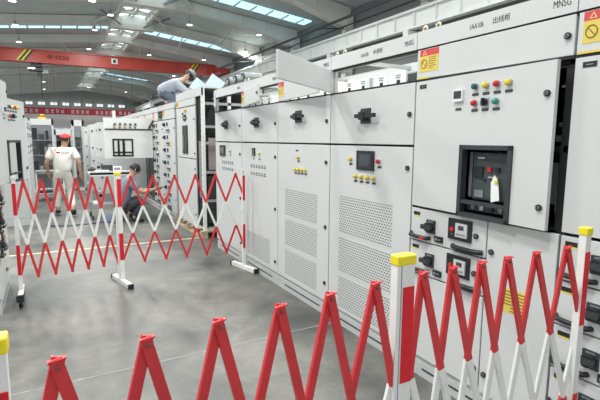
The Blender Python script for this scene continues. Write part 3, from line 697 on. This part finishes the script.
# blue cloth lump on floor
def lump(name,loc,sx,sy,sz,m,label,cat):
    b=MB(); n=22
    rnd=random.Random(3); v=[];f=[]
    for i in range(n+1):
        for j in range(n+1):
            x=-1+2*i/n; y=-1+2*j/n; rr=min(1,math.hypot(x,y)); h=(1-rr**2)**.6 if rr<1 else 0
            v.append((x*sx,y*sy,sz*h*(1+.25*math.sin(7*x+3*y)*math.cos(5*y-2*x))+.004))
    f=[(i*(n+1)+j,(i+1)*(n+1)+j,(i+1)*(n+1)+j+1,i*(n+1)+j+1) for i in range(n) for j in range(n) if math.hypot(-1+2*(i+.5)/n,-1+2*(j+.5)/n)<1]
    b.add(v,f,m,True); return tag(b.build(name,None,loc),label,cat)
lump('work_cloth',(1.0,9.2,0),.22,.14,.13,mat('blue_grey_cloth',(.10,.14,.19),.8),'crumpled blue-grey cloth on the floor by the trolley','cloth')
tag(MB().tube([(-.1,9.3,.012),(.0,9.05,.012),(.25,8.95,.012),(.5,9.0,.012),(.8,9.05,.012),(1.05,8.9,.012)],.011,mat('blue_cable',(.05,.07,.14),.5),6).build('floor_cable'),'thin dark blue cable lying across the floor beyond the far fence','cable')
PAPER=mat('paper_scrap',(.7,.7,.68),.7)
for i,(x,y,s,l) in enumerate(((-.02,1.88,.014,'left'),(.98,1.94,.02,'right'),(.07,1.72,.008,'middle'),(1.20,6.76,.03,'far'))):
    tag(MB().prism([(-s,-s*.5),(s*.8,-s*.6),(s,s*.3),(-s*.4,s*.6)],'z',0,.004,PAPER).build('paper_scrap',None,(x,y,0)),'tiny white scrap on the concrete floor, the %s one'%l,'litter','scraps on the floor')
# pale joint lines in the concrete
struct(MB().bar((-.5,3.11,.0008),(2.06,3.145,.0008),.010,.0012,CR).build('trim_floor_joint'))
# ------------------------------------------------------------------ equipment on top of the row
r=thing('cooling_unit','grey unit of three round fans on top of the far bays','fan unit',(2.40,6.0,2.222))
MB().box(-.18,.18,-.42,.42,0,.06,GREY).build('base',r)
for k in range(3):
    y=.28-k*.28
    MB().cyl((-.12,y,.12),(.14,y,.12),.075,GREY,n=18).cyl((-.13,y,.12),(-.12,y,.12),.065,DGREY,n=16).cyl((-.14,y,.12),(-.13,y,.12),.03,STEEL,n=10).build('fan_drum',r)
BLF=mat('pale_blue_film',(.55,.68,.74),.4)
r=thing('open_case','pale blue open lid panels in front of the man on the cabinets','case',(2.62,8.15,2.344))
MB().box(-.20,.20,-.14,.14,0,.05,GREY).build('base',r)
MB().bar((.0,-.0,.06),(.16,.0,.30),.28,.012,BLF,up=(0,1,0)).build('lid_panel',r)
MB().bar((-.20,.25,.06),(-.06,.25,.24),.28,.012,BLF,up=(0,1,0)).box(-.205,-.195,.1,.26,.03,.07,GREY).build('side_panel',r)

RBOLT=mat('rusty_bolt',(.22,.06,.05),.5)
# ------------------------------------------------------------------ fences
def fence(name,label,posts,panels,foot_dir=(0,1),H=1.2,castors=(),white_ends=False,skew=()):
    """posts: xy list; panels: (post i, post j, distances of the upper tips from post i)"""
    r=thing(name,label,'barrier',(posts[0][0],posts[0][1],0))
    ox,oy=posts[0]
    for i,(px,py) in enumerate(posts):
        x=px-ox; y=py-oy
        wx=.0325 if i==1 else .0175; t0=x-wx+(.022 if i==1 else .002)
        b=MB().box(x-wx,x+wx,y-.014,y+.014,.05,H-.028,FWHITE)
        b.box(t0,x+wx-.001,y-.0165,y-.014,.835,1.13,REDT).box(t0,x+wx-.001,y-.0165,y-.014,.26,.55,REDT)
        if i==1: b.box(x-wx+.014,x-wx+.017,y-.0150,y-.014,.06,H-.03,GREY)
        p=b.build('post',r,bev=.002); p['label']='white post with red reflective tape'
        MB().box(x-wx-.003,x+wx+.003,y-.018,y+.018,H-.03,H,YEL if i==1 or not white_ends else FWHITE).build('post_cap',r,bev=.004)['label']='yellow cap' if i==1 or not white_ends else 'white cap'
        if i in castors:
            f=MB().box(x-.02,x+.02,y-.2,y+.2,.075,.115,FWHITE).build('foot',r); f['label']='white foot bar on castors'
            for s in (-1,1): MB().cyl((x-.015,y+s*.17,.035),(x+.015,y+s*.17,.035),.035,BLACK).box(x-.02,x+.02,y+s*.17-.02,y+s*.17+.02,.04,.08,STEEL).build('castor',f)
            MB().box(x-.03,x+.03,y-.23,y-.2,.065,.125,BLACK).build('end_cap',f)
        else:
            f=MB().box(-.025,.025,-.24,.24,.0,.05,FWHITE).build('foot',r,(x,y,0),bev=.003); f.rotation_euler=(0,0,R(12))
            for s in (-1,1): MB().box(-.027,.027,s*.255-.015,s*.255+.015,0,.052,BLACK).build('end_cap',f)['label']='black end cap'
    for (i,j,tips) in panels:
        A=Vector((posts[i][0]-ox,posts[i][1]-oy)); B=Vector((posts[j][0]-ox,posts[j][1]-oy)); L=(B-A).length; d=(B-A)/L; nrm=Vector((d.y,-d.x))
        z=[1.145,.832,.545,.225]
        def pos(s,zz,sd): q=A+d*s+nrm*(.004*sd); return Vector((q.x,q.y,zz))
        n=len(tips)
        def tip(t):
            t0=math.floor(t); f=t-t0
            def g(k): return tips[k] if 0<=k<n else (tips[0]+k*(tips[1]-tips[0]) if k<0 else tips[-1]+(k-n+1)*(tips[-1]-tips[-2]))
            return g(t0)*(1-f)+g(t0+1)*f
        for sd in (1,-1):
            for ka in range(-1,n+1):
                pts=[tip(ka+sd*.5*k)+(.027*min(k,2) if i in skew else 0) for k in range(4)]
                if max(pts)<.03 or min(pts)>L-.03: continue
                b=MB(); ok=False
                for k,m in ((0,RED),(1,FWHITE),(2,RED)):
                    s0,s1,z0,z1=pts[k],pts[k+1],z[k],z[k+1]
                    lo,hi=.0,L
                    def cl(s,zz):
                        if lo<=s<=hi: return s,zz
                        c=min(max(s,lo),hi); return c, z0+(z1-z0)*(c-s0)/(s1-s0)
                    if max(s0,s1)<=lo or min(s0,s1)>=hi: continue
                    c0=cl(s0,z0); c1=cl(s1,z1)
                    if abs(c0[1]-c1[1])<.01: continue
                    p=pos(c0[0],c0[1],sd); q=pos(c1[0],c1[1],sd)
                    dd=(q-p).normalized()
                    if k==0 and c0==(s0,z0): p=p-dd*.016
                    if k==2 and c1==(s1,z1): q=q+dd*.014
                    b.bar(p,q,.023,.004,m,up=(nrm.x,nrm.y,0)); side=dd.cross(Vector((nrm.x,nrm.y,0))).normalized()
                    for e in (-1,1): b.bar(p+side*e*.0105+Vector((nrm.x,nrm.y,0))*-.004,q+side*e*.0105+Vector((nrm.x,nrm.y,0))*-.004,.0025,.008,m,up=(nrm.x,nrm.y,0))
                    if k==0 and c0==(s0,z0) and sd==1:
                        n3=Vector((nrm.x,nrm.y,0)); pc=pos(s0,z0,1)
                        b.cyl(pc-n3*.014,pc+n3*.008,.0045,RBOLT,n=8); b.bar(pc+Vector((-.016,0,.010)),pc+Vector((.014,0,.016)),.010,.003,RED)
                    ok=True
                if ok: b.build('lattice_strip',r)
    return r
fence('expandable_barrier','red and white expanding lattice barrier standing farther back across the aisle',[(-.302,4.96),(.618,5.11),(1.995,5.03)],[(0,1,(-.21,-.073,.078,.226,.379,.529,.684,.829,.98)),(1,2,(-.10,.132,.357,.587,.817,1.047,1.287,1.52))],white_ends=True,castors=(0,))
fence('expandable_barrier','red and white expanding lattice barrier nearest the camera',[(-.098,.875),(.884,.985),(1.796,.985)],[(0,1,(-.22,-.06,.091,.250,.406,.566,.719,.880,1.04)),(1,2,(-.18,-.045,.082,.207,.337,.467,.622,.805,1.0))],H=1.225,skew=(1,))

# ------------------------------------------------------------------ people
def skin_mesh(pts,edges,m,sub=2,name='body',scale=1.):
    me=bpy.data.meshes.new(name); names=list(pts); idx={n:i for i,n in enumerate(names)}
    me.from_pydata([pts[n][0] for n in names],[(idx[a],idx[b]) for a,b in edges],[])
    o=bpy.data.objects.new('tmp',me); C.objects.link(o)
    sk=o.modifiers.new('s','SKIN'); sk.use_smooth_shade=True
    for i,n in enumerate(names):
        rr=pts[n][1]; rr=rr if hasattr(rr,'__len__') else (rr,rr)
        me.skin_vertices[0].data[i].radius=rr; me.skin_vertices[0].data[i].use_root=(i==0)
    sb=o.modifiers.new('u','SUBSURF'); sb.levels=sub; sb.render_levels=sub
    dg=bpy.context.evaluated_depsgraph_get(); ev=o.evaluated_get(dg)
    out=bpy.data.meshes.new_from_object(ev); out.name=name; out.materials.clear(); out.materials.append(m)
    bpy.data.objects.remove(o)
    out.polygons.foreach_set('use_smooth',[True]*len(out.polygons))
    return out
def person(root,J,shirt,trouser,hat=None,face=Vector((0,1,0)),shoe=BLACK,long_sleeve=False,mask=False,hairm=HAIR,rad=1.0):
    V=lambda n: Vector(J[n])
    def lerp(a,b,t): return V(a).lerp(V(b),t)
    pts={}
    def add(n,p,r): pts[n]=(tuple(p),r)
    hd=V('head'); nk=V('neck'); up=(hd-nk).normalized()
    add('pelvis',V('pelvis'),(.13,.10)); add('waist',lerp('pelvis','chest',.5),(.12,.095)); add('chest',V('chest'),(.145,.105)); add('neck',nk,.052)
    add('jaw',nk+up*.07,.066); add('head',hd,.086); add('crown',hd+up*.075,.07)
    E=[('pelvis','waist'),('waist','chest'),('chest','neck'),('neck','jaw'),('jaw','head'),('head','crown')]
    add('nose',hd+face*.098-up*.015,.012); E.append(('head','nose'))
    for s in 'lr':
        add(s+'sh',V(s+'sh'),.052); add(s+'el',V(s+'el'),.042); add(s+'wr',V(s+'wr'),.028); E+=[('chest',s+'sh'),(s+'sh',s+'el'),(s+'el',s+'wr')]
        d=(V(s+'wr')-V(s+'el')).normalized(); pm=V(s+'wr')+d*.07; add(s+'pm',pm,(.036,.022)); E.append((s+'wr',s+'pm'))
        side=d.cross(face); side=side.normalized() if side.length>.1 else Vector((0,0,1))
        for k,(o,l) in enumerate(((-.03,.055),(-.01,.07),(.01,.066),(.03,.05))):
            a=pm+side*o+d*.03; bb=pm+side*o*1.15+d*(.03+l)+face*.015
            add(s+'f%d'%k,a,.0095); add(s+'g%d'%k,bb,.008); E+=[(s+'pm',s+'f%d'%k),(s+'f%d'%k,s+'g%d'%k)]
        add(s+'th',V(s+'wr')+d*.055-side*.05+face*.01,.010); E.append((s+'wr',s+'th'))
        add(s+'hp',V(s+'hp'),.085); add(s+'kn',V(s+'kn'),.058); add(s+'an',V(s+'an'),.038); add(s+'to',V(s+'to'),(.04,.028)); E+=[('pelvis',s+'hp'),(s+'hp',s+'kn'),(s+'kn',s+'an'),(s+'an',s+'to')]
    o=bpy.data.objects.new('body',skin_mesh(pts,E,SKIN)); C.objects.link(o); o.parent=root
    # shirt
    q={'waist':(tuple(V('pelvis')- (V('chest')-V('pelvis'))*.20),(.185,.15)),'mid':(tuple(lerp('pelvis','chest',.4)),(.195,.15)),'chest':(pts['chest'][0],(.19,.15)),'neck':(tuple(V('chest').lerp(nk,.62)),.075)}
    E=[('waist','mid'),('mid','chest'),('chest','neck')]
    for s in 'lr':
        q[s+'sh']=(J[s+'sh'],.088); t=.75 if not long_sleeve else 1.
        q[s+'el']=(tuple(lerp(s+'sh',s+'el',t)),.075 if not long_sleeve else .062); E+=[('chest',s+'sh'),(s+'sh',s+'el')]
        if long_sleeve: q[s+'wr']=(tuple(lerp(s+'el',s+'wr',.9)),.04); E.append((s+'el',s+'wr'))
    o=bpy.data.objects.new('shirt',skin_mesh(q,E,shirt,name='shirt')); C.objects.link(o); o.parent=root; sh=o
    q={'pelvis':(tuple(V('pelvis')),(.15,.12)),'w':(tuple(V('pelvis')+(V('chest')-V('pelvis'))*.25),(.145,.115))}; E=[('w','pelvis')]
    for s in 'lr':
        q[s+'hp']=(tuple(V(s+'hp')),.105); q[s+'kn']=(J[s+'kn'],.078); q[s+'an']=(tuple(lerp(s+'kn',s+'an',.9)),.064); E+=[('pelvis',s+'hp'),(s+'hp',s+'kn'),(s+'kn',s+'an')]
    o=bpy.data.objects.new('trousers',skin_mesh(q,E,trouser,name='trousers')); C.objects.link(o); o.parent=root
    for s in 'lr':
        a=V(s+'an'); t=V(s+'to'); d=(t-a); b=MB(); mid=a.lerp(t,.5)
        q={'h':(tuple(a-d*.25-Vector((0,0,.01))),.052),'m':(tuple(a.lerp(t,.5)),(.058,.046)),'t':(tuple(t+d*.2),(.05,.038))}
        o=bpy.data.objects.new('shoe',skin_mesh(q,[('h','m'),('m','t')],shoe,name='shoe',sub=1)); C.objects.link(o); o.parent=root
    # hair, cap
    rot=up.to_track_quat('Z','Y').to_matrix().to_4x4()
    b=MB().ball((0,0,0),(.096,.103,.105),hairm,n=18,k=8,z0=-.35)
    o=b.build('hair',root); o.location=hd+up*.018-face*.015; o.rotation_euler=rot.to_euler()
    for s in (-1,1):
        sd=up.cross(face).normalized(); e=MB().ball((0,0,0),(.012,.02,.03),SKIN,n=8,k=5); x=e.build('ear',root); x.location=hd+sd*s*.090-up*.01
        ey=MB().ball((0,0,0),.011,BLACK,n=8,k=5).build('eye',root); ey.location=hd+face*.083+sd*s*.032+up*.012
    MB().ball((0,0,0),(.022,.014,.007),mat('lips',(.35,.14,.12),.5),n=10,k=5).build('mouth',root,tuple(hd+face*.083-up*.05))
    if hat:
        b=MB().ball((0,0,0),(.105,.115,.09),hat,n=22,k=8,z0=0)
        fl=face; y=Vector((0,1,0)); 
        # brim, built towards local +Y
        br=[(-.09+.18*i/12, .085+.075*math.sin(math.pi*i/12)) for i in range(13)]
        b.prism([(-.09,.04)]+br+[(.09,.04)],'z',.002,.012,hat)
        b.cyl((0,0,.085),(0,0,.096),.012,hat,n=8)
        o=b.build('cap',root); o.location=hd+up*.045
        yaw=math.atan2(-face.x,face.y); o.rotation_euler=(Matrix.Rotation(0,4,'Z') @ up.to_track_quat('Z','Y').to_matrix().to_4x4() @ Matrix.Rotation(yaw,4,'Z')).to_euler() if up.z<.97 else (0,0,yaw)
    if mask:
        o=MB().ball((0,0,0),(.07,.05,.06),BLACK,n=14,k=6).build('face_mask',root); o.location=hd+face*.07-up*.045; o['label']='black face mask'
    return sh
SHW=mat('white_tshirt',(.80,.78,.72),.8,noise=.04,nscale=20,bump=.2); PANW=mat('cream_trousers',(.68,.66,.60),.8,noise=.05,nscale=12,bump=.2)
GSH=mat('grey_shirt',(.33,.35,.40),.8,noise=.06,nscale=15,bump=.2); BSH=mat('slate_blue_shirt',(.16,.20,.26),.8,noise=.08,nscale=15,bump=.2)
JN=mat('grey_blue_jeans',(.12,.15,.21),.8,noise=.1,nscale=20); DPN=mat('dark_trousers',(.03,.035,.045),.8); CAPR=mat('red_cap',(.62,.03,.035),.6); CAPG=mat('grey_cap',(.22,.23,.24),.7)
r=thing('person','person in white t-shirt, cream trousers and red cap walking away down the aisle','person',(.22,10.3,0))
J=dict(pelvis=(0,0,.88),chest=(.03,.03,1.22),neck=(.06,.05,1.37),head=(.085,.07,1.51),lsh=(-.165,.03,1.30),lel=(-.27,-.02,1.06),lwr=(-.245,.12,.86),rsh=(.225,.02,1.29),rel=(.31,-.05,1.06),rwr=(.335,.02,.83),
 lhp=(-.085,0,.83),lkn=(-.11,.16,.47),lan=(-.11,.05,.09),lto=(-.12,.2,.045),rhp=(.09,0,.83),rkn=(.13,.05,.47),ran=(.15,-.28,.14),rto=(.16,-.17,.05))
sh=person(r,J,SHW,PANW,hat=CAPR,face=Vector((.75,.66,0)).normalized(),shoe=DGREY)
# shirt back lettering: short red mark then black marks
b=MB().box(-.09,-.02,-.150,-.147,1.255,1.285,CAPR)
for k in range(5): b.box(.0+k*.028,.02+k*.028,-.150,-.147,1.25,1.275,INK)
b.build('shirt_print',sh)['label']='red and black print across the back'
r=thing('person','person in slate blue shirt squatting and reaching into a far cabinet','person',(1.12,9.05,0))
J=dict(pelvis=(0,0,.30),chest=(.15,.02,.72),neck=(.23,.02,.86),head=(.30,.02,.97),lsh=(.17,.21,.76),lel=(.36,.26,.56),lwr=(.60,.20,.56),rsh=(.16,-.18,.76),rel=(.36,-.25,.56),rwr=(.60,-.17,.60),
 lhp=(.02,.1,.26),lkn=(.40,.22,.42),lan=(.22,.2,.07),lto=(.38,.24,.04),rhp=(.02,-.1,.26),rkn=(.40,-.20,.40),ran=(.2,-.18,.07),rto=(.36,-.22,.04))
person(r,J,BSH,DPN,face=Vector((.9,-.1,-.3)).normalized())
r=thing('person','person in grey shirt, grey cap and black mask bending over the cabinet tops','person',(2.1,9.75,2.222))
J=dict(pelvis=(.0,.05,.28),chest=(.30,-.08,.47),neck=(.44,-.12,.55),head=(.55,-.14,.63),lsh=(.34,.10,.46),lel=(.52,.06,.26),lwr=(.72,-.08,.18),rsh=(.26,-.24,.44),rel=(.44,-.36,.26),rwr=(.66,-.38,.20),
 lhp=(.02,.15,.26),lkn=(.38,.18,.09),lan=(-.0,.24,.06),lto=(-.1,.26,.04),rhp=(.02,-.05,.26),rkn=(.38,-.05,.09),ran=(.02,-.1,.06),rto=(-.1,-.12,.04))
person(r,J,GSH,JN,hat=CAPG,face=Vector((.72,-.35,-.45)).normalized(),mask=True,long_sleeve=True,hairm=HAIR)

# ------------------------------------------------------------------ light & camera
w=bpy.data.worlds.new('World'); bpy.context.scene.world=w; w.use_nodes=True
w.node_tree.nodes['Background'].inputs[0].default_value=(.93,.97,1,1); w.node_tree.nodes['Background'].inputs[1].default_value=1.0
cam=bpy.data.cameras.new('Camera'); co=bpy.data.objects.new('Camera',cam); C.objects.link(co); bpy.context.scene.camera=co
cam.sensor_width=36; cam.sensor_fit='HORIZONTAL'; cam.lens=456.82*36/600; cam.clip_start=.05; cam.clip_end=300
yaw,pitch,roll=.501933,.130922,.0070708
f=Vector((math.sin(yaw),math.cos(yaw),0)); rt=Vector((math.cos(yaw),-math.sin(yaw),0)); u=Vector((0,0,1))
f2=f*math.cos(pitch)-u*math.sin(pitch); u2=u*math.cos(pitch)+f*math.sin(pitch)
r3=rt*math.cos(roll)+u2*math.sin(roll); u3=u2*math.cos(roll)-rt*math.sin(roll)
mw=Matrix((r3,u3,-f2)).transposed().to_4x4(); mw.translation=Vector((0,0,1.55)); co.matrix_world=mw
s=bpy.context.scene; s.view_settings.view_transform='Standard'; s.view_settings.look='None'; s.view_settings.gamma=1; s.view_settings.exposure=0
s.view_settings.use_curve_mapping=False
